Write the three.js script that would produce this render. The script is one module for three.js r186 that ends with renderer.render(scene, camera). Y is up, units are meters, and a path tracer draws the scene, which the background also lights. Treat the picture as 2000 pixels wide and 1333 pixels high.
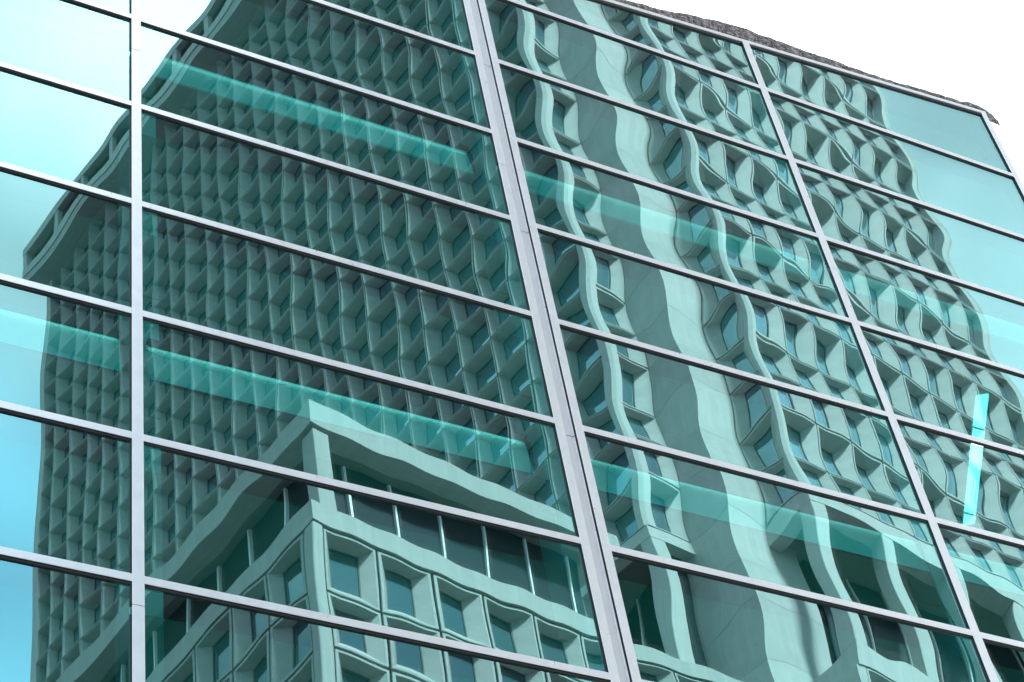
import * as THREE from 'three';
import { RoundedBoxGeometry } from 'three/addons/geometries/RoundedBoxGeometry.js';
import { mergeGeometries } from 'three/addons/utils/BufferGeometryUtils.js';
import { RectAreaLightUniformsLib } from 'three/addons/lights/RectAreaLightUniformsLib.js';
import { ImprovedNoise } from 'three/addons/math/ImprovedNoise.js';

// ---------------------------------------------------------------- camera, sky, sun, exposure
const scene = new THREE.Scene();
const EYE = 1.6;
const camera = new THREE.PerspectiveCamera(19.004, 1024 / 682, 0.1, 3000);
camera.position.set(0, EYE, 0);
{
  const x = new THREE.Vector3(0.88720804, -0.13657994, 0.44069015), y = new THREE.Vector3(-0.2442386, 0.67132377, 0.69976561), z = new THREE.Vector3(-0.39141971, -0.72847122, 0.56224575);
  camera.quaternion.setFromRotationMatrix(new THREE.Matrix4().makeBasis(x, y, z));
}
const renderer = new THREE.WebGLRenderer({ antialias: true });
renderer.setSize(1024, 682);
renderer.toneMapping = THREE.LinearToneMapping;
renderer.toneMappingExposure = 3.85;
renderer.shadowMap.enabled = true;
RectAreaLightUniformsLib.init();

const rnd = (() => { let s = 20240611; return () => { s = (s + 0x6d2b79f5) | 0; let t = Math.imul(s ^ (s >>> 15), 1 | s); t = (t + Math.imul(t ^ (t >>> 7), 61 | t)) ^ t; return ((t ^ (t >>> 14)) >>> 0) / 4294967296; }; })();
const NOISE = new ImprovedNoise();
const fbm = (x, y, z, o = 4) => { let s = 0, a = 0.5; for (let i = 0; i < o; i++) { s += a * NOISE.noise(x, y, z); x = x * 2.03 + 5.1; y = y * 2.03 + 1.7; z = z * 2.03 + 9.2; a *= 0.5; } return s; };
const clamp = THREE.MathUtils.clamp, smooth = THREE.MathUtils.smoothstep, lerp = THREE.MathUtils.lerp;

const SUN = new THREE.Vector3(0.133, 0.77, -0.626).normalize();           // behind the glass building, veiled by thin cloud
{
  const W = 1024, H = 512, d = new Float32Array(W * H * 4);
  for (let j = 0; j < H; j++) for (let i = 0; i < W; i++) {
    const up = ((j + 0.5) / H - 0.5) * Math.PI, ro = ((i + 0.5) / W - 0.5) * 2 * Math.PI;
    const x = Math.cos(ro) * Math.cos(up), y = Math.sin(up), z = Math.sin(ro) * Math.cos(up);
    const k = 1 / (Math.max(y, 0) + 0.25), n = fbm(x * k * 1.26 + 2.266, z * k * 1.26 + 12.784, 1.3, 5);
    const cloud = smooth(n, 0.04, 0.34), gap = smooth(-n, -0.02, 0.26);  // sunlit banks of cloud, and thin blue between them
    const haze = [0.31, 0.375, 0.385], bank = [0.85, 0.95, 0.97], blue = [0.19, 0.355, 0.445], thick = 1 + 0.9 * fbm(x * k * 4 + 9, z * k * 4, 4.4, 4);
    for (let c = 0; c < 3; c++) d[(j * W + i) * 4 + c] = lerp(lerp(haze[c], bank[c], cloud), blue[c], gap) * thick;
    d[(j * W + i) * 4 + 3] = 1;
  }
  const t = new THREE.DataTexture(d, W, H, THREE.RGBAFormat, THREE.FloatType);
  t.mapping = THREE.EquirectangularReflectionMapping; t.magFilter = THREE.LinearFilter; t.minFilter = THREE.LinearFilter; t.needsUpdate = true;
  scene.background = t; scene.environment = t;
}
const sun = new THREE.DirectionalLight(0xfffaf2, 3.5);
sun.position.copy(SUN).multiplyScalar(300); sun.target.position.set(20, 0, 30);
sun.position.add(sun.target.position);
sun.castShadow = true; sun.shadow.radius = 18; sun.shadow.mapSize.set(2048, 2048);
Object.assign(sun.shadow.camera, { left: -140, right: 140, top: 190, bottom: -140, near: 10, far: 700 });
scene.add(sun, sun.target);

// ---------------------------------------------------------------- helpers
const used = new Map();
const numbered = (name) => { const k = used.get(name) ?? 0; used.set(name, k + 1); return k ? name + '_' + String(k).padStart(3, '0') : name; };
function thing(name, label, category, pos = [0, 0, 0], ry = 0, kind) {
  const o = new THREE.Group(); o.name = numbered(name); o.position.set(...pos); o.rotation.y = ry;
  if (label) o.userData.label = label; if (category) o.userData.category = category; if (kind) o.userData.kind = kind;
  scene.add(o); return o;
}
function part(name, geo, mat, parent) { const m = new THREE.Mesh(geo, mat); m.name = name; m.castShadow = m.receiveShadow = true; parent.add(m); return m; }
const box = (x0, x1, y0, y1, z0, z1) => { const g = new THREE.BoxGeometry(Math.abs(x1 - x0), Math.abs(y1 - y0), Math.abs(z1 - z0)); uvBox(g); return g.translate((x0 + x1) / 2, (y0 + y1) / 2, (z0 + z1) / 2); };
const rbox = (x0, x1, y0, y1, z0, z1, r = 0.002) => { const g = new RoundedBoxGeometry(Math.abs(x1 - x0), Math.abs(y1 - y0), Math.abs(z1 - z0), 2, r).translate((x0 + x1) / 2, (y0 + y1) / 2, (z0 + z1) / 2); uvBox(g); return g; };
function uvBox(g) {                                                      // uv in metres, per face
  const p = g.attributes.position, n = g.attributes.normal, u = g.attributes.uv;
  for (let i = 0; i < p.count; i++) { const ax = Math.abs(n.getX(i)) > 0.5, ay = Math.abs(n.getY(i)) > 0.5; u.setXY(i, ax ? p.getZ(i) : p.getX(i), ay ? p.getZ(i) : p.getY(i)); }
}
class Quads {                                                            // loose quads, flat shaded, uv in metres
  constructor() { this.p = []; this.u = []; }
  quad(a, b, c, d) {
    const e = (q, r) => Math.hypot(q[0] - r[0], q[1] - r[1], q[2] - r[2]), w = e(a, b), h = e(a, d), o = [a[0] + a[2], a[1]];
    for (const [q, s, t] of [[a, 0, 0], [b, w, 0], [c, w, h], [a, 0, 0], [c, w, h], [d, 0, h]]) { this.p.push(...q); this.u.push(o[0] + s, o[1] + t); }
  }
  build() {
    const g = new THREE.BufferGeometry();
    g.setAttribute('position', new THREE.Float32BufferAttribute(this.p, 3)); g.setAttribute('uv', new THREE.Float32BufferAttribute(this.u, 2));
    g.computeVertexNormals(); return g;
  }
}

// ---------------------------------------------------------------- materials
function tex(w, h, f, srgb = true, rep = 1) {
  const d = new Uint8Array(w * h * 4);
  for (let j = 0; j < h; j++) for (let i = 0; i < w; i++) { const c = f(i / w, j / h); for (let k = 0; k < 3; k++) d[(j * w + i) * 4 + k] = clamp(Math.round((Array.isArray(c) ? c[k] : c) * 255), 0, 255); d[(j * w + i) * 4 + 3] = 255; }
  const t = new THREE.DataTexture(d, w, h, THREE.RGBAFormat); t.wrapS = t.wrapT = THREE.RepeatWrapping; t.magFilter = THREE.LinearFilter; t.minFilter = THREE.LinearFilter;
  if (srgb) t.colorSpace = THREE.SRGBColorSpace; t.repeat.set(rep, rep); t.needsUpdate = true; return t;
}
const tile = (u, v, f, s) => fbm(f * Math.cos(u * 6.2832) + s, f * Math.sin(u * 6.2832), f * Math.cos(v * 6.2832), 4) + fbm(f * Math.sin(v * 6.2832) + s, f * Math.cos(u * 6.2832) + 3, 2.2, 3);
const concreteMap = tex(512, 512, (u, v) => { const a = tile(u, v, 1.2, 3), s = fbm(Math.cos(u * 6.2832) * 9, Math.sin(u * 6.2832) * 9, Math.cos(v * 6.2832) * 0.5, 4), f = rnd() * 0.05; const k = 0.93 + a * 0.05 + s * 0.07 + f; return [k, k, k * 0.99]; }, true, 1 / 6);
const M = {
  concrete: new THREE.MeshStandardMaterial({ name: 'pale concrete', color: new THREE.Color().setRGB(0.375, 0.375, 0.372), map: concreteMap, roughness: 0.85, side: THREE.DoubleSide }),
  concreteDull: new THREE.MeshStandardMaterial({ name: 'dull concrete', color: new THREE.Color().setRGB(0.34, 0.34, 0.34), map: concreteMap, roughness: 0.9, side: THREE.DoubleSide }),  // darker tone; low down it stands in for weaker street light
  window: new THREE.MeshPhysicalMaterial({ name: 'tower window glass', color: new THREE.Color().setRGB(0.22, 0.36, 0.43), metalness: 0.75, roughness: 0.06, side: THREE.DoubleSide }),
  windowDim: new THREE.MeshPhysicalMaterial({ name: 'smoked window glass', color: new THREE.Color().setRGB(0.11, 0.18, 0.2), metalness: 0.75, roughness: 0.06, side: THREE.DoubleSide }),
  windowDark: new THREE.MeshPhysicalMaterial({ name: 'dark window glass', color: new THREE.Color().setRGB(0.02, 0.025, 0.03), roughness: 0.08, side: THREE.DoubleSide }),
  soffit: new THREE.MeshStandardMaterial({ name: 'dark soffit panel', color: new THREE.Color().setRGB(0.13, 0.13, 0.125), roughness: 0.8, side: THREE.DoubleSide }),  // shade of the recess put into the soffit's colour
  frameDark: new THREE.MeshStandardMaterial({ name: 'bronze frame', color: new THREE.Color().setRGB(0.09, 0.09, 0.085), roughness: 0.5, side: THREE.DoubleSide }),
  paleMetal: new THREE.MeshStandardMaterial({ name: 'pale metal', color: new THREE.Color().setRGB(0.62, 0.63, 0.62), metalness: 0.1, roughness: 0.5 }),
  alu: new THREE.MeshStandardMaterial({ name: 'satin aluminium', color: new THREE.Color().setRGB(0.86, 0.845, 0.92), metalness: 0.5, roughness: 0.34, side: THREE.DoubleSide }),
  aluGrey: new THREE.MeshStandardMaterial({ name: 'grey anodised aluminium', color: new THREE.Color().setRGB(0.62, 0.61, 0.67), metalness: 0.35, roughness: 0.45 }),
  black: new THREE.MeshStandardMaterial({ name: 'black rubber', color: new THREE.Color().setRGB(0.018, 0.017, 0.02), roughness: 0.6 }),
  glass: new THREE.MeshPhysicalMaterial({ name: 'coated teal glass', color: new THREE.Color().setRGB(0.49, 0.90, 0.96), metalness: 1, roughness: 0, transparent: true, opacity: 0.53, side: THREE.DoubleSide }),
  inner: new THREE.MeshPhysicalMaterial({ name: 'inner teal glass', color: new THREE.Color().setRGB(0.12, 0.84, 0.82), metalness: 0, roughness: 0, transmission: 1, thickness: 0, ior: 1.5, side: THREE.DoubleSide }),
  screen: new THREE.MeshStandardMaterial({ name: 'woven screen', color: new THREE.Color().setRGB(0.34, 0.34, 0.26), roughness: 0.95, transparent: true, opacity: 0.34, side: THREE.DoubleSide }),
  plaster: new THREE.MeshStandardMaterial({ name: 'white painted board', color: new THREE.Color().setRGB(0.86, 0.86, 0.84), roughness: 0.8, side: THREE.DoubleSide }),
  room: new THREE.MeshStandardMaterial({ name: 'grey room wall', color: new THREE.Color().setRGB(0.12, 0.12, 0.11), roughness: 0.9, side: THREE.DoubleSide }),
  asphalt: new THREE.MeshStandardMaterial({ name: 'asphalt', color: new THREE.Color().setRGB(0.06, 0.06, 0.062), roughness: 0.95 }),
  paving: new THREE.MeshStandardMaterial({ name: 'paving', color: new THREE.Color().setRGB(0.32, 0.31, 0.29), roughness: 0.9 }),
  cove: new THREE.MeshStandardMaterial({ name: 'lit cove diffuser', color: new THREE.Color().setRGB(0.8, 0.8, 0.8), emissive: new THREE.Color(1, 1, 0.97), emissiveIntensity: 0.25, roughness: 0.6 }),
  lamp: new THREE.MeshStandardMaterial({ name: 'lit diffuser', color: new THREE.Color().setRGB(0.8, 0.8, 0.8), emissive: new THREE.Color(1, 1, 0.97), emissiveIntensity: 1.7, roughness: 0.6 }),
};
{ const t = tex(512, 512, (u, v) => { const a = tile(u, v, 2.4, 11) * 0.05, drip = Math.max(0, fbm(u * 60, v * 1.2, 3, 3) - 0.36) * 0.35, k = 0.985 + a * 0.6 + (rnd() - 0.5) * 0.012 - drip; return [k, k, k]; }, true, 0.7); M.alu.map = t; M.aluGrey.map = t;
  const r = tex(256, 256, (u, v) => 0.92 + tile(u, v, 3, 5) * 0.2, false, 0.5); M.alu.roughnessMap = r; }
M.stone = new THREE.MeshStandardMaterial({ name: 'rough stone', color: new THREE.Color().setRGB(0.40, 0.35, 0.365), roughness: 0.95, side: THREE.DoubleSide,
  map: tex(256, 256, (u, v) => { const a = tile(u, v, 3, 1) * 0.9, b = tile(u, v, 8, 7) * 0.7; const k = 0.62 + a + b + (rnd() - 0.5) * 0.22; return [k, k * 0.96, k * 0.97]; }, true, 1.4) });

// ---------------------------------------------------------------- ground
{
  const g = thing('ground', null, null, [0, 0, 0], 0, 'structure');
  part('ground', new THREE.PlaneGeometry(3000, 3000).rotateX(-Math.PI / 2), M.asphalt, g);
  const pv = thing('pavement', null, null, [0, 0, 0], 0, 'structure');
  part('paving', box(-60, 60, 0.004, 0.14, -11, 3), M.paving, pv);
  part('paving', box(-60, 80, 0.004, 0.14, 16, 26), M.paving, pv);
}

// ---------------------------------------------------------------- glass office building
const Z = -11, Y0 = 17.8096 + EYE, B = 1.50422;                           // plane of the metal caps, top edge of row 0, height of a row
const rowY = (r) => Y0 - B * r;
const roofY = (x) => EYE + 21.664 + 0.1013 * (x - 10.233);                // the sill of the roof climbs to the right
const ZG = Z - 0.03;                                                      // outer face of the glass
const TF = 0.075;                                                         // height of a transom face
const bays = [                                                            // left and right edge of the glass between metal caps
  [-8.43, -4.34], [-4.24, -0.24], [-0.14, 3.8564], [3.9522, 7.9501], [8.2554, 12.2451], [12.3519, 16.352],
];
const hq = thing('glass_office_building', 'teal glass office block with white metal grid mirroring a concrete tower', 'building', [8, 0, Z]);
const G = (geo) => geo.translate(-8, 0, -Z);                              // world coordinates to the building's own

// A pane that is not quite flat: roller waves of toughened glass, a swing over its height, and curls at its ends.
function paneShape(x0, x1, yb, yt, o) {
  const nx = o.flat ? 4 : 110, ny = o.flat ? 2 : 36, g = new THREE.BufferGeometry(), p = [], n = [], uv = [], ix = [];
  const W = x1 - x0, Hh = B, yTop = o.top;
  const h = (x, y) => {
    const u = x - x0, v = yTop - y;
    let s = o.a1 * Math.cos(6.2832 * v / Hh + o.ph) + o.a2 * Math.cos(12.566 * v / Hh + o.ph2);
    s += o.r * Math.cos(6.2832 * (u + o.sk * v) / o.lam + o.ph3) + o.r * 0.5 * Math.cos(6.2832 * (u - 0.3 * v) / (o.lam * 1.7) + o.ph);
    s += o.q * NOISE.noise(u * 1.1 + o.seed, v * 1.1, o.seed) + o.q * 0.1 * NOISE.noise(u * 2.7 + o.seed, v * 2.3 + 4, o.seed);
    s += o.e * Math.exp(-(W - u) / 0.16) * Math.cos(9 * v / Hh + o.ph2) + o.e * Math.exp(-u / 0.14) * Math.sin(8 * v / Hh + o.ph);
    s += o.tx * u + o.ty * v;
    return s;
  };
  for (let j = 0; j <= ny; j++) for (let i = 0; i <= nx; i++) {
    const x = lerp(x0, x1, i / nx), a = typeof yt === 'function' ? yt(x) : yt, y = lerp(yb, a, j / ny), e = 1e-3;
    const hz = o.flat ? 0 : h(x, y), hx = o.flat ? 0 : (h(x + e, y) - h(x - e, y)) / (2 * e), hy = o.flat ? 0 : (h(x, y + e) - h(x, y - e)) / (2 * e);
    const l = Math.hypot(hx, hy, 1);
    p.push(x - 8, y, (o.z ?? ZG) - Z + hz); n.push(-hx / l, -hy / l, 1 / l); uv.push(x - x0, y - yb);
  }
  for (let j = 0; j < ny; j++) for (let i = 0; i < nx; i++) { const a = j * (nx + 1) + i, b = a + nx + 1; ix.push(a, a + 1, b + 1, a, b + 1, b); }
  g.setIndex(ix); g.setAttribute('position', new THREE.Float32BufferAttribute(p, 3)); g.setAttribute('normal', new THREE.Float32BufferAttribute(n, 3)); g.setAttribute('uv', new THREE.Float32BufferAttribute(uv, 2));
  return g;
}
const ROWS = 13, GLASS = [0.95, 1, 1.04].map((k) => { const m = M.glass.clone(); m.color.multiplyScalar(k); m.opacity *= 1.02 - 0.04 * (k - 0.95) / 0.09; return m; });
const WARP = { a: [0, 0.10, 0.16, 0.2, 0.54, 0.54], r: [0, 0.04, 0.042, 0.042, 0.028, 0.026], e: [0, 0.05, 0.06, 0.1, 0.2, 0.2], q: [0, 0.25, 0.3, 0.3, 0.3, 0.22], ph: [0, 0.44, 0.44, 0.44, 0.44, -0.75] };
for (let b = 0; b < bays.length; b++) {
  const [x0, x1] = bays[b];
  for (let r = -3; r < ROWS; r++) {
    const yb = rowY(r + 1) + 0.002, yt = rowY(r) - TF + 0.002;
    const roof = (x) => roofY(x) - TF, cut = roof(x1) < yt || r === -3;
    if (r === -3 && roof(x1) < yb + 0.1 || roof(x0) < yb + 0.05 && b < 3) continue;
    const far = r > 6 || b === 0, mm = 1e-3;
    const o = { flat: far, top: rowY(r), a1: mm * WARP.a[b] * (0.8 + 0.4 * rnd()), a2: mm * WARP.a[b] * 0.16 * (rnd() - 0.3), ph: WARP.ph[b] + (rnd() - 0.5) * 0.7, ph2: rnd() * 6.28, ph3: rnd() * 6.28,
      r: mm * WARP.r[b] * (0.6 + 0.8 * rnd()), lam: 0.38 + 0.14 * rnd(), sk: (rnd() - 0.5) * 0.5, q: mm * WARP.q[b], e: mm * WARP.e[b] * (rnd() * 1.4 - 0.3), seed: rnd() * 50, tx: mm * 0.5 * (rnd() - 0.5), ty: mm * 0.5 * (rnd() - 0.5) };
    const pane = part('glass_pane', paneShape(x0 - 0.008, x1 + 0.008, yb - 0.01, cut ? (x) => Math.min(yt, Math.max(roof(x), yb + 0.02)) : yt, o), GLASS[Math.floor(rnd() * 3)], hq);
    const o2 = { ...o, flat: far, z: ZG - 0.026, ph: o.ph + 0.25, tx: o.tx + 0.0012, ty: o.ty - 0.001 };
    part('inner_pane', paneShape(x0 - 0.008, x1 + 0.008, yb - 0.01, cut ? (x) => Math.min(yt, Math.max(roof(x), yb + 0.02)) : yt, o2), M.inner, pane);
    // transom under the pane: white cap, black body behind it and a black gasket on the glass below
    const ty = rowY(r + 1), tr = part('transom', G(rbox(x0 + 0.001, x1 - 0.001, ty - TF, ty, Z - 0.008, Z, 0.0025)), M.alu, hq);
    part('gasket', G(mergeGeometries([box(x0 + 0.001, x1 - 0.001, ty - TF + 0.004, ty - 0.004, Z - 0.029, Z - 0.0082), box(x0 + 0.001, x1 - 0.001, ty - TF - 0.02, ty - TF + 0.003, Z - 0.029, Z - 0.014)])), M.black, tr);
  }
}
// sloping roof transom
for (let b = 3; b < bays.length; b++) {
  const x0 = b === 3 ? 3.95 : bays[b][0] - (b === 4 ? 0.1 : 0.11), x1 = b === 5 ? 16.45 : bays[b][1];
  const slab = (t0, t1, z0, z1) => { const q = new Quads(), v = (x, t, z) => [x, roofY(x) - t, z]; const a = v(x0, t1, z1), c = v(x1, t1, z1), d = v(x1, t0, z1), e = v(x0, t0, z1), f = v(x0, t1, z0), g = v(x1, t1, z0), h = v(x1, t0, z0), i = v(x0, t0, z0);
    q.quad(a, c, d, e); q.quad(f, g, c, a); q.quad(e, d, h, i); q.quad(f, a, e, i); q.quad(c, g, h, d); return q.build(); };
  const tr = part('roof_transom', G(slab(0, 0.062, Z - 0.01, Z + 0.001)), M.alu, hq);
  part('gasket', G(slab(0.058, 0.105, Z - 0.032, Z - 0.010)), M.black, tr);
}
// mullions: caps in lengths with a hairline joint between them
function cap(x0, x1, ya, yb, z, mat, name = 'mullion', d = 0.01) { const m = part(name, G(rbox(x0, x1, ya, yb, z - d, z, 0.003)), mat, hq); return m; }
const joints = [rowY(0.41), rowY(5.2), rowY(10), 0.15];
for (const [x0, x1] of [[-8.52, -8.43], [-4.34, -4.24], [-0.24, -0.14], [3.8564, 3.9522], [7.9501, 8.041], [8.165, 8.2554], [12.2451, 12.3519], [16.352, 16.445]]) {
  let top = x0 > 3 ? roofY((x0 + x1) / 2) - 0.03 : Math.max(roofY(x0), rowY(-1));
  for (const j of joints) {
    const m = cap(x0, x1, j + 0.005, top, Z + 0.002, M.alu);
    part('gasket', G(box(x0 + 0.003, x1 - 0.003, j + 0.005, top - 0.01, Z - 0.03, Z - 0.0085)), M.black, m);
    part('gasket', G(mergeGeometries([box(x0 - 0.012, x0 + 0.004, j + 0.005, top - 0.08, Z - 0.029, Z - 0.018), box(x1 - 0.004, x1 + 0.006, j + 0.005, top - 0.08, Z - 0.029, Z - 0.018)])), M.black, m);
    top = j - 0.001;
  }
}
{ // movement joint between the two caps of the double mullion
  const js = [1.13, -0.87, 3.12, 5.12, 7.12, 9.12, 11.12].map(rowY).sort((a, b) => b - a).concat(0.15);
  let top = roofY(8.1) - 0.05;
  for (const j of js) {
    const m = cap(8.041, 8.110, j + 0.006, top, Z - 0.016, M.aluGrey, 'joint_plate');
    part('joint_plate_edge', G(box(8.111, 8.137, j + 0.012, top, Z - 0.05, Z - 0.024)), M.aluGrey, m);
    part('joint_plate_lip', G(box(8.137, 8.143, j + 0.012, top, Z - 0.03, Z - 0.006)), M.alu, m);
    top = j - 0.002;
  }
  part('joint_gap', G(box(8.04, 8.166, 0.15, roofY(8.1) - 0.05, Z - 0.12, Z - 0.052)), M.black, hq);
}
// rooms behind the glass
{
  const xl = -8.5, xr = 16.4, zb = Z - 9;
  for (const r of [-2.9, 0.0, 3.0, 6.0, 9.0, 12.0]) {
    const y = rowY(r) - 0.35;
    if (r > -2) part('floor_slab', G(box(xl, xr, y + 0.12, y + 0.42, zb, Z - 0.42)), M.room, hq);
    for (let b = 1; b < bays.length; b++) {                               // white pelmet under each slab, curving back
      if (r < -2) continue;
      if (r > 4) continue;
      const x0 = bays[b][0] + (b > 2 ? 0.12 : 0), x1 = bays[b][1] - (b === 3 ? 0.2 : 0.02), yt = rowY(r + (r === 0 ? 0.165 : 0.12)), q = new Quads(), n = 6;
      for (let k = 0; k < n; k++) { const f = (t) => [yt + 0.06 - 0.49 * t, Z - 0.265 + 0.065 * t], [ya, za] = f(k / n), [yc, zc] = f((k + 1) / n); q.quad([x0, ya, za], [x1, ya, za], [x1, yc, zc], [x0, yc, zc]); }
      const pm = part('pelmet', G(q.build()), M.plaster, hq);
      part('pelmet_lip', G(box(x0, x1, yt - 0.02, yt + 0.07, Z - 0.208, Z - 0.203)), M.black, pm); part('pelmet_top', G(box(x0, x1, yt + 0.07, yt + 0.08, Z - 0.5, Z - 0.2)), M.black, pm);
      part('strip_light', G(box(x0 + 0.02, x1 - 0.02, yt + 0.04, yt + 0.055, Z - 0.25, Z - 0.215)), M.cove, pm);
      const l = new THREE.RectAreaLight(0xfdfff8, [1.05, 1.05, 1.05, 1.05, 0.6, 0.42][b], x1 - x0 - 0.04, 0.035); l.position.set((x0 + x1) / 2, yt + 0.037, Z - 0.2325); l.rotation.x = -Math.PI / 2; scene.add(l);
    }
  }
  for (let b = 1; b < bays.length; b++) for (let r = -3; r < 8; r++) {    // woven sun screens a hand behind the glass
    const [x0, x1] = bays[b], yt = Math.min(rowY(r + 0.13), roofY(x0) - 0.2), yb = rowY(r + 0.87);
    if (yt < yb + 0.3) continue;
    const slab = [0, 3, 6].includes(r);
    part('sun_screen', G(box(x0 + 0.05, x1 - 0.05, yb, slab ? yt - 0.45 : yt, Z - 0.205, Z - 0.2)), M.screen, hq);
    part('screen_bar', G(box(x0 + 0.05, x1 - 0.05, rowY(r + 0.7), rowY(r + 0.7) + 0.007, Z - 0.225, Z - 0.21)), M.black, hq);
  }
  for (const x of [-4.2, 0, 3.93, 7.93, 12.32]) part('column', G(box(x, x + 0.27, 0.1, Math.min(roofY(x), roofY(16)) - 0.5, Z - 0.6, Z - 0.28)), M.plaster, hq);
  part('back_wall', G(box(xl - 0.3, xr + 0.035, 0.1, roofY(xr) - 0.3, zb - 0.2, zb)), M.room, hq);
  part('side_wall', G(box(xr + 0.002, xr + 0.035, 0.1, roofY(xr) - 0.1, zb + 0.002, Z - 0.04)), M.room, hq);
  part('side_wall', G(box(xl - 0.3, xl - 0.01, 0.1, roofY(xl) - 0.05, zb + 0.002, Z - 0.04)), M.room, hq);
  const q = new Quads(), ry = (x) => roofY(x) - 0.16;
  q.quad([xl, ry(xl), Z - 0.05], [xr, ry(xr), Z - 0.05], [xr, ry(xr), zb], [xl, ry(xl), zb]);
  q.quad([xl, ry(xl) + 0.1, Z - 0.05], [xr, ry(xr) + 0.1, Z - 0.05], [xr, ry(xr) + 0.1, zb], [xl, ry(xl) + 0.1, zb]);
  part('roof', G(q.build()), M.room, hq);
}
for (const [x, y, w] of [[2.3, 18.62, 6], [2.42, 18.2, 8], [2.36, 16.7, 12], [15.4, 23.15, 9], [16.0, 22.6, 8], [15.9, 20.95, 8], [12.9, 22.5, 6], [7.1, 14.6, 7], [9.6, 12.6, 6], [13.4, 12.9, 6]]) part('dirt_spot', new THREE.SphereGeometry(w * 1e-3, 8, 6).scale(0.6, 1, 0.3).translate(x - 8, y, ZG - Z + 0.003), M.black, hq);
{ // rough stone coping along the roof edge
  const nx = 420, ny = 26, x0 = 4, x1 = 16.70, p = [], uv = [], ix = [];
  const prof = [[4, 0.3], [9.8, 0.42], [10.54, 0.44], [11.14, 0.48], [11.74, 0.60], [12.33, 0.66], [12.99, 0.60], [13.63, 0.52], [14.16, 0.47], [14.67, 0.41], [15.6, 0.42], [16.2, 0.4], [16.36, 0.46], [16.58, 0.47], [16.70, 0.36]];
  const top = (x) => { let k = 1; while (k < prof.length - 1 && prof[k][0] < x) k++; const [a, s] = prof[k - 1], [b, t] = prof[k]; return lerp(s, t, smooth(x, a, b)); };
  for (let j = 0; j <= ny; j++) for (let i = 0; i <= nx; i++) {
    const x = lerp(x0, x1, i / nx), t = j / ny, hh = top(x) - 0.07 + 0.03 * fbm(x * 2.1, 1, 4, 2) + (x > 16.3 ? 0.05 : 0.003) * fbm(x * 14, 2, 4, 3);
    // front face, rounded brow, top
    const a = t < 0.62 ? t / 0.62 : 1, c = t < 0.62 ? 0 : (t - 0.62) / 0.38, endx = x > 16.47 ? 1 : 0;
    const y = roofY(Math.min(x, 16.4)) + (endx ? -0.16 : -0.03) + (hh + (endx ? 0.16 : 0.03)) * (0.02 + 0.98 * Math.pow(a, 0.85)) - 0.05 * c * c;
    const rough = 0.05 * fbm(x * 5, y * 7, 3.3, 5) + 0.03 * fbm(x * 22, y * 18, 9, 3);
    p.push(x, y, Z - 0.05 - 0.1 * Math.pow(a, 3) - 0.5 * c + rough * 0.6); uv.push(x, y - 0.8 * c);
  }
  for (let j = 0; j < ny; j++) for (let i = 0; i < nx; i++) { const a = j * (nx + 1) + i, b = a + nx + 1; ix.push(a, a + 1, b + 1, a, b + 1, b); }
  const g = new THREE.BufferGeometry(); g.setIndex(ix); g.setAttribute('position', new THREE.Float32BufferAttribute(p, 3)); g.setAttribute('uv', new THREE.Float32BufferAttribute(uv, 2)); g.computeVertexNormals();
  part('stone_coping', G(g), M.stone, hq).userData.label = 'rough brown stone coping along the roof edge';
}
{ // lit strip lamp hanging slantwise in the room behind the right-hand bay
  const a = new THREE.Vector3(15.57, 16.2 + EYE, -13.39), c = new THREE.Vector3(14.37, 16.2 + EYE, -11.41), len = a.distanceTo(c), mid = a.clone().add(c).multiplyScalar(0.5);
  const t = thing('strip_lamp', 'bright slanting strip lamp glowing behind the glass at the right edge', 'lamp', mid.toArray(), Math.atan2(-(c.z - a.z), c.x - a.x));
  part('lamp_housing', rbox(-len / 2, len / 2, 0.012, 0.07, -0.085, 0.085, 0.01), M.paleMetal, t);
  part('lamp_diffuser', rbox(-len / 2 + 0.02, len / 2 - 0.02, -0.012, 0.011, -0.075, 0.075, 0.008), M.lamp, t);
  for (const s of [-0.8, 0.8]) part('hanger', box(s - 0.006, s + 0.006, 0.07, 1.2, -0.006, 0.006), M.paleMetal, t);
  const l = new THREE.RectAreaLight(0xfffdf6, 1.7, len - 0.04, 0.15); l.position.copy(mid).y -= 0.02; l.rotation.set(-Math.PI / 2, 0, t.rotation.y, 'YXZ'); scene.add(l);
}

// ---------------------------------------------------------------- the tower across the street and the low block before it (seen in the glass)
// Plan axes: p runs along the tower's right-hand face, q along its left-hand face; Y is height above the eye. The mirror lies at z = ZG.
const TURN = -11.4 * Math.PI / 180, PX = [Math.cos(TURN), -Math.sin(TURN)], QZ = [Math.sin(TURN), Math.cos(TURN)];
const place = (p, q) => [p * PX[0] + q * QZ[0], 0, 2 * ZG + p * PX[1] + q * QZ[1]];
const pv = (o) => ({ P0: o[0], Q0: o[1] });
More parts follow.
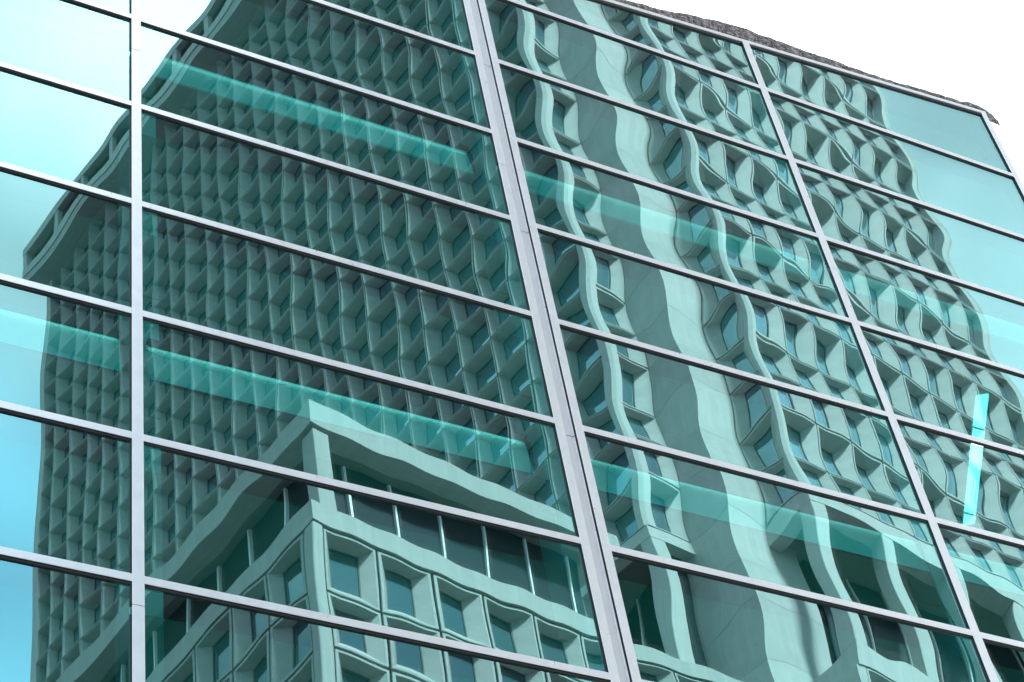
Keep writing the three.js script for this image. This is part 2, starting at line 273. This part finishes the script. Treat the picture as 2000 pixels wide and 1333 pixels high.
// One precast window unit: joint groove, flat rim, four splayed reveals, dark frame and glass. dir 'p': face looks to -q; dir 'q': face looks to -p.
function unit(W, H, dir, o) {
  const f = dir === 'p' ? (u, y, d) => [u, y, d] : (u, y, d) => [d, y, u], c = new Quads(), fr = new Quads(), gl = new Quads();
  const ring = (m, [a0, b0, a1, b1, d0], [e0, g0, e1, g1, d1]) => {
    m.quad(f(a0, b0, d0), f(a1, b0, d0), f(e1, g0, d1), f(e0, g0, d1)); m.quad(f(a0, b1, d0), f(a1, b1, d0), f(e1, g1, d1), f(e0, g1, d1));
    m.quad(f(a0, b0, d0), f(a0, b1, d0), f(e0, g1, d1), f(e0, g0, d1)); m.quad(f(a1, b0, d0), f(a1, b1, d0), f(e1, g1, d1), f(e1, g0, d1));
  };
  const gp = 0.055, bw = o.b ?? 0.085, A = [gp, gp, W - gp, H - gp];
  ring(c, [...A, 0.1], [...A, 0.02]); const A2 = [gp + 0.02, gp + 0.02, W - gp - 0.02, H - gp - 0.02]; ring(c, [...A, 0.02], [...A2, 0]);
  const I = [gp + bw, gp + bw, W - gp - bw, H - gp - bw]; ring(c, [...A2, 0], [...I, 0]);
  const I2 = [I[0] + 0.02, I[1] + 0.02, I[2] - 0.02, I[3] - 0.02]; ring(c, [...I, 0], [...I2, 0.025]);
  const w = [I2[0] + o.s, I2[1] + o.sill, I2[2] - o.s, I2[3] - o.head]; ring(c, [...I2, 0.025], [...w, o.d]);
  const w2 = [w[0] + 0.05, w[1] + 0.05, w[2] - 0.05, w[3] - 0.05]; ring(fr, [...w, o.d], [...w, o.d + 0.04]); ring(fr, [...w, o.d + 0.02], [...w2, o.d + 0.02]);
  gl.quad(f(w2[0], w2[1], o.d + 0.05), f(w2[2], w2[1], o.d + 0.05), f(w2[2], w2[3], o.d + 0.05), f(w2[0], w2[3], o.d + 0.05));
  return { concrete: c.build(), frame: fr.build(), glass: gl.build() };
}
const inst = (name, geo, mat, places, parent) => { const m = new THREE.InstancedMesh(geo, mat, places.length), d = new THREE.Matrix4(); places.forEach((q, i) => m.setMatrixAt(i, d.makeTranslation(...q))); m.name = name; m.userData.kind = 'stuff'; m.castShadow = m.receiveShadow = true; parent.add(m); return m; };
const shade = (base, k) => { const m = base.clone(); m.color.multiplyScalar(k); m.name = base.name + ' ' + k; return m; };
const tints = [0.94, 1.0, 1.05].map((k) => shade(M.concrete, k));

{ // ---- tower
  const P0 = 62, Q0 = 46.4, t = thing('concrete_tower', 'tall pale concrete tower of deep gridded windows mirrored in the glass', 'tower', place(P0, Q0), TURN);
  const X = (p) => p - P0, V = (Y) => Y + EYE, C = (q) => q - Q0, H = 3.24, YB = 70.6, NF = 27, YT = YB + NF * H;
  const bx = (p0, p1, Y0_, Y1, q0, q1) => box(X(p0), X(p1), V(Y0_), V(Y1), C(q0), C(q1));
  // core behind the window units
  const core = new THREE.Shape([[63.1, 52.95], [63.1, 119.9], [94.5, 119.9], [94.5, 47.16], [68.76, 47.16], [68.76, 50.1], [65.9, 50.1], [65.9, 52.95]].map(([p, q]) => new THREE.Vector2(X(p), -C(q))));
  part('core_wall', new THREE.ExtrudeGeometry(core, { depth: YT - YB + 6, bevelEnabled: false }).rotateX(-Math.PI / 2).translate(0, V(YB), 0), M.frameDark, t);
  part('end_wall', bx(62, 95.2, YB, YT, 119.9, 120.7), M.concrete, t);
  part('end_wall', bx(94.5, 95.25, YB, YT, 46.4, 119.9), M.concrete, t);
  // service shaft standing in the notch, with panel joints every storey
  for (let k = -6; k < 30; k++) for (const [p0, p1, q0, q1] of [[65.12, 70, 49.4, 54]]) part('shaft_panel', bx(p0, p1, YB + k * H + 0.009, YB + (k + 1) * H - 0.009, q0, q1), tints[(k + 60) % 3], t);
  part('shaft_core', bx(65.2, 70, YB - 26, YT + 9, 49.48, 54), M.concreteDull, t);
  // corner piers
  for (let k = 0; k < NF; k++) { const y0 = YB + k * H + 0.015, y1 = y0 + H - 0.03;
    for (const [p, q, w] of [[62, 52.2, 0.62], [68, 46.4, 0.42]]) { const c = 0.2, o = -0.05, sh = new THREE.Shape([[o + c, o], [w, o], [w, w], [o, w], [o, o + c]].map(([a, b]) => new THREE.Vector2(a, -b)));
      part('corner_pier', new THREE.ExtrudeGeometry(sh, { depth: y1 - y0 + 0.018, bevelEnabled: false }).rotateX(-Math.PI / 2).translate(X(p), V(y0 - 0.009), C(q)), M.concrete, t); } }
  // right-hand face: ten bays
  const sR = { s: 0.56, d: 0.54, sill: 0.45, head: 0.1 };
  const wR = (95.2 - 68.4) / 10, uR = unit(wR, H, 'p', sR);
  for (let k = 0; k < NF; k++) for (let i = 0; i < 10; i++) {
    const m = part('window_unit', uR.concrete, tints[(i * 7 + k * 5 + ((i * k) % 4)) % 3], t); m.position.set(X(68.4 + i * wR), V(YB + k * H), C(46.4));
    part('window_frame', uR.frame, M.frameDark, m); part('window_pane', uR.glass, M.window, m);
  }
  // left-hand face: twenty-four bays, and the two short faces of the notch
  const wL = (120.6 - 52.8) / 24, uL = unit(wL, H, 'q', { s: 0.2, d: 0.9, sill: 0.3, head: 0.05, b: 0.05 }), at = [];
  for (let k = 0; k < NF; k++) for (let i = 0; i < 24; i++) at.push([X(62), V(YB + k * H), C(52.8 + i * wL)]);
  inst('window_unit_field', uL.concrete, M.concrete, at, t); inst('window_frame_field', uL.frame, M.frameDark, at, t); inst('window_pane_field', uL.glass, M.window, at, t);
  const uN = unit(65.12 - 62.6, H, 'p', sR), uM = unit(49.4 - 46.8, H, 'q', sR), aN = [], aM = [];
  for (let k = 0; k < NF; k++) { aN.push([X(62.6), V(YB + k * H), C(52.2)]); aM.push([X(68), V(YB + k * H), C(46.8)]); }
  inst('notch_unit_field', uN.concrete, M.concrete, aN, t); inst('notch_frame_field', uN.frame, M.frameDark, aN, t); inst('notch_pane_field', uN.glass, M.window, aN, t);
  inst('notch_unit_field', uM.concrete, M.concrete, aM, t); inst('notch_frame_field', uM.frame, M.frameDark, aM, t); inst('notch_pane_field', uM.glass, M.window, aM, t);
  // crown: two overhanging rims with posts between, over a deep soffit
  const o = 1.84, q1 = 120.6 + o, p1 = 95.2 + o;
  for (const [a, b] of [[159.4, 160.6], [163.3, 164.4]]) {
    part('crown_rim', bx(62 - o, 62 - o + 0.7, a, b, 52.2 - 1, q1), M.concrete, t); part('crown_rim', bx(62 - o + 0.7, p1, a, b, q1 - 0.7, q1), M.concrete, t);
    part('crown_rim', bx(68 - o, p1, a, b, 46.4 - o, 46.4 - o + 0.7), M.concrete, t); part('crown_rim', bx(p1 - 0.7, p1, a, b, 46.4 - o + 0.7, q1 - 0.7), M.concrete, t);
  }
  part('crown_soffit', bx(62 - o + 0.1, p1 - 0.1, 158.15, 159.39, 52.3, q1 - 0.1), M.concreteDull, t); part('crown_soffit', bx(68 - o + 0.1, p1 - 0.1, 158.15, 159.39, 46.4 - o + 0.1, 52.29), M.concreteDull, t);
  part('crown_roof', bx(62 - o + 0.1, p1 - 0.1, 163.9, 164.3, 52.3, q1 - 0.1), M.concreteDull, t);
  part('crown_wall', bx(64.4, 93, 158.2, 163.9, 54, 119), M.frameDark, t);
  for (let i = 0; i < 13; i++) { const q = q1 - 0.35 - i * 5.66; part('crown_post', bx(62 - o + 0.05, 62 - o + 0.6, 160.6, 163.3, q - 0.3, q + 0.3), M.concrete, t); }
  for (let i = 0; i < 6; i++) { const p = 68 - o + 0.4 + i * 5.36; part('crown_post', bx(p - 0.3, p + 0.3, 160.6, 163.3, 46.4 - o + 0.05, 46.4 - o + 0.6), M.concrete, t); }
  // open storey under the tower: beam, tall columns, dark glass set back with pale mullions
  const bm = [[62, 62.9, 52.2, 121], [62.9, 65.12, 52.2, 53.1], [68, 68.9, 46.4, 49.4], [68.9, 95.2, 46.4, 47.3]];
  for (const [a, b, c, d] of bm) part('transfer_beam', bx(a, b, 69.6, 70.55, c, d), M.concrete, t);
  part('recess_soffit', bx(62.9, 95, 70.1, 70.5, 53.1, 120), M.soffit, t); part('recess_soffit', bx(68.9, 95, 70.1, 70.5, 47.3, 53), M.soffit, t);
  for (let i = 0; i < 6; i++) { const p = i ? 68.45 + i * 5.36 : 68.45, dx = i === 5 ? -0.7 : 0; part('tall_column', rbox(X(p - 0.44 + dx), X(p + 0.5 + dx), V(60.4), V(69.7), C(46.42), C(47.3), 0.06), M.concrete, t); }
  for (const q of [52.7, 58.4, 64, 69.7]) part('tall_column', rbox(X(62.02), X(62.95), V(53), V(69.7), C(q - 0.48), C(q + 0.48), 0.06), M.concrete, t);
  part('recess_glass', bx(71, 95, 50, 70, 49.6, 49.8), M.windowDark, t); part('recess_glass', bx(70.8, 71, 50, 70, 49.6, 54), M.windowDark, t);
  part('recess_glass', bx(65.3, 65.5, 50, 70, 54.2, 120), M.windowDark, t); part('recess_glass', bx(64, 65.2, 50, 70, 53.4, 54.2), M.windowDark, t);
  for (let i = 0; i < 9; i++) part('recess_mullion', bx(71.4 + i * 2.68, 71.5 + i * 2.68, 59, 70, 49.48, 49.6), M.paleMetal, t);
  for (let i = 0; i < 24; i++) part('recess_mullion', bx(65.18, 65.3, 59, 70, 54.4 + i * 2.7, 54.52 + i * 2.7), M.paleMetal, t);
  // storeys under the ledge
  part('ledge', bx(68, 95.6, 59.3, 60.4, 46.4, 50), M.concrete, t);
  const uB = unit(2.68, 3.05, 'p', sR), aB = [];
  for (let k = 0; k < 6; k++) for (let i = 0; i < 10; i++) aB.push([X(68.4 + i * 2.68), V(59.3 - (k + 1) * 3.05), C(46.45)]);
  inst('lower_unit_field', uB.concrete, M.concrete, aB, t); inst('lower_frame_field', uB.frame, M.frameDark, aB, t); inst('lower_pane_field', uB.glass, M.window, aB, t);
  part('corner_pier', bx(67.9, 68.4, 40, 59.3, 46.45, 49.3), M.concrete, t);
  part('base_wall', bx(67.95, 95.2, -1.6, 59.2, 47.2, 119), M.concreteDull, t); part('base_wall', bx(65.7, 94, -1.6, 53, 54.4, 118), M.concreteDull, t);
}
{ // ---- low block before the tower
  const tints = [0.78, 0.82, 0.86].map((k) => shade(M.concrete, k)), pale = tints[1];  // concrete darkened in place of the dimmer light low in the street
  const P0 = 35.5, Q0 = 46.4, t = thing('podium_building', 'low concrete block with two pale roof ledges, mirrored in the lower panes', 'building', place(P0, Q0), TURN);
  const X = (p) => p - P0, V = (Y) => Y + EYE, C = (q) => q - Q0;
  const bx = (p0, p1, Y0_, Y1, q0, q1) => box(X(p0), X(p1), V(Y0_), V(Y1), C(q0), C(q1));
  const PE = 52.6, QE = 112;
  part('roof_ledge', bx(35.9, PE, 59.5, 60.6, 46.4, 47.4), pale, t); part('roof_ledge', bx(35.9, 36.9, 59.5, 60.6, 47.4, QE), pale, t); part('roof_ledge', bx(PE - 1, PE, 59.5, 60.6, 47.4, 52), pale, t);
  part('roof_deck', bx(36.9, PE - 1, 59.5, 60.3, 47.4, QE), M.soffit, t);
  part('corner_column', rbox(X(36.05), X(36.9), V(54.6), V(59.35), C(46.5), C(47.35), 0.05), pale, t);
  part('glazing', bx(37.45, PE - 1.4, 54, 59.5, 47.95, 48.1), M.windowDark, t); part('glazing', bx(37.35, 37.5, 54, 59.5, 48.1, QE), M.windowDark, t); part('glazing', bx(PE - 1.4, PE - 1.25, 54, 59.5, 48, 53), M.windowDark, t);
  for (let i = 0; i < 6; i++) part('glazing_mullion', bx(38.5 + i * 2.4, 38.62 + i * 2.4, 54.4, 59.4, 47.8, 47.95), M.paleMetal, t);
  for (let i = 0; i < 24; i++) part('glazing_mullion', bx(37.2, 37.35, 54.4, 59.4, 50.3 + i * 2.6, 50.42 + i * 2.6), M.paleMetal, t);
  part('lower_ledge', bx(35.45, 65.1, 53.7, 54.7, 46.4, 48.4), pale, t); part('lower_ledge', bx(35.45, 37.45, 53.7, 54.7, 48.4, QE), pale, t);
  part('terrace', bx(37.45, 65, 53.9, 54.5, 48.4, QE), M.concreteDull, t);
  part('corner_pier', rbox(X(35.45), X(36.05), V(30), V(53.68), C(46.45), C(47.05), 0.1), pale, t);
  const s = { s: 0.46, d: 0.5, sill: 0.6, head: 0.1, b: 0.12 }, uP = unit(2.62, 3.05, 'p', s), uQ = unit(2.62, 3.05, 'q', s);
  for (let k = 0; k < 7; k++) for (let i = 0; i < 11; i++) {
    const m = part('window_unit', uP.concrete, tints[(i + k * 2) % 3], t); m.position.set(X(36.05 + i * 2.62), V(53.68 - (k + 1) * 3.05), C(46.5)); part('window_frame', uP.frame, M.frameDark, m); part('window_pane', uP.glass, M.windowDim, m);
  }
  const aQ = []; for (let k = 0; k < 7; k++) for (let i = 0; i < 24; i++) aQ.push([X(35.5), V(53.68 - (k + 1) * 3.05), C(47.05 + i * 2.62)]);
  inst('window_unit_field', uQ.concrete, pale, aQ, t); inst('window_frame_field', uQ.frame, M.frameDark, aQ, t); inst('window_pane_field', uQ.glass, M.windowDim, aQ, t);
  part('base_wall', bx(36.3, 65, -1.6, 53.6, 47.3, QE), M.concreteDull, t);
}
renderer.render(scene, camera);
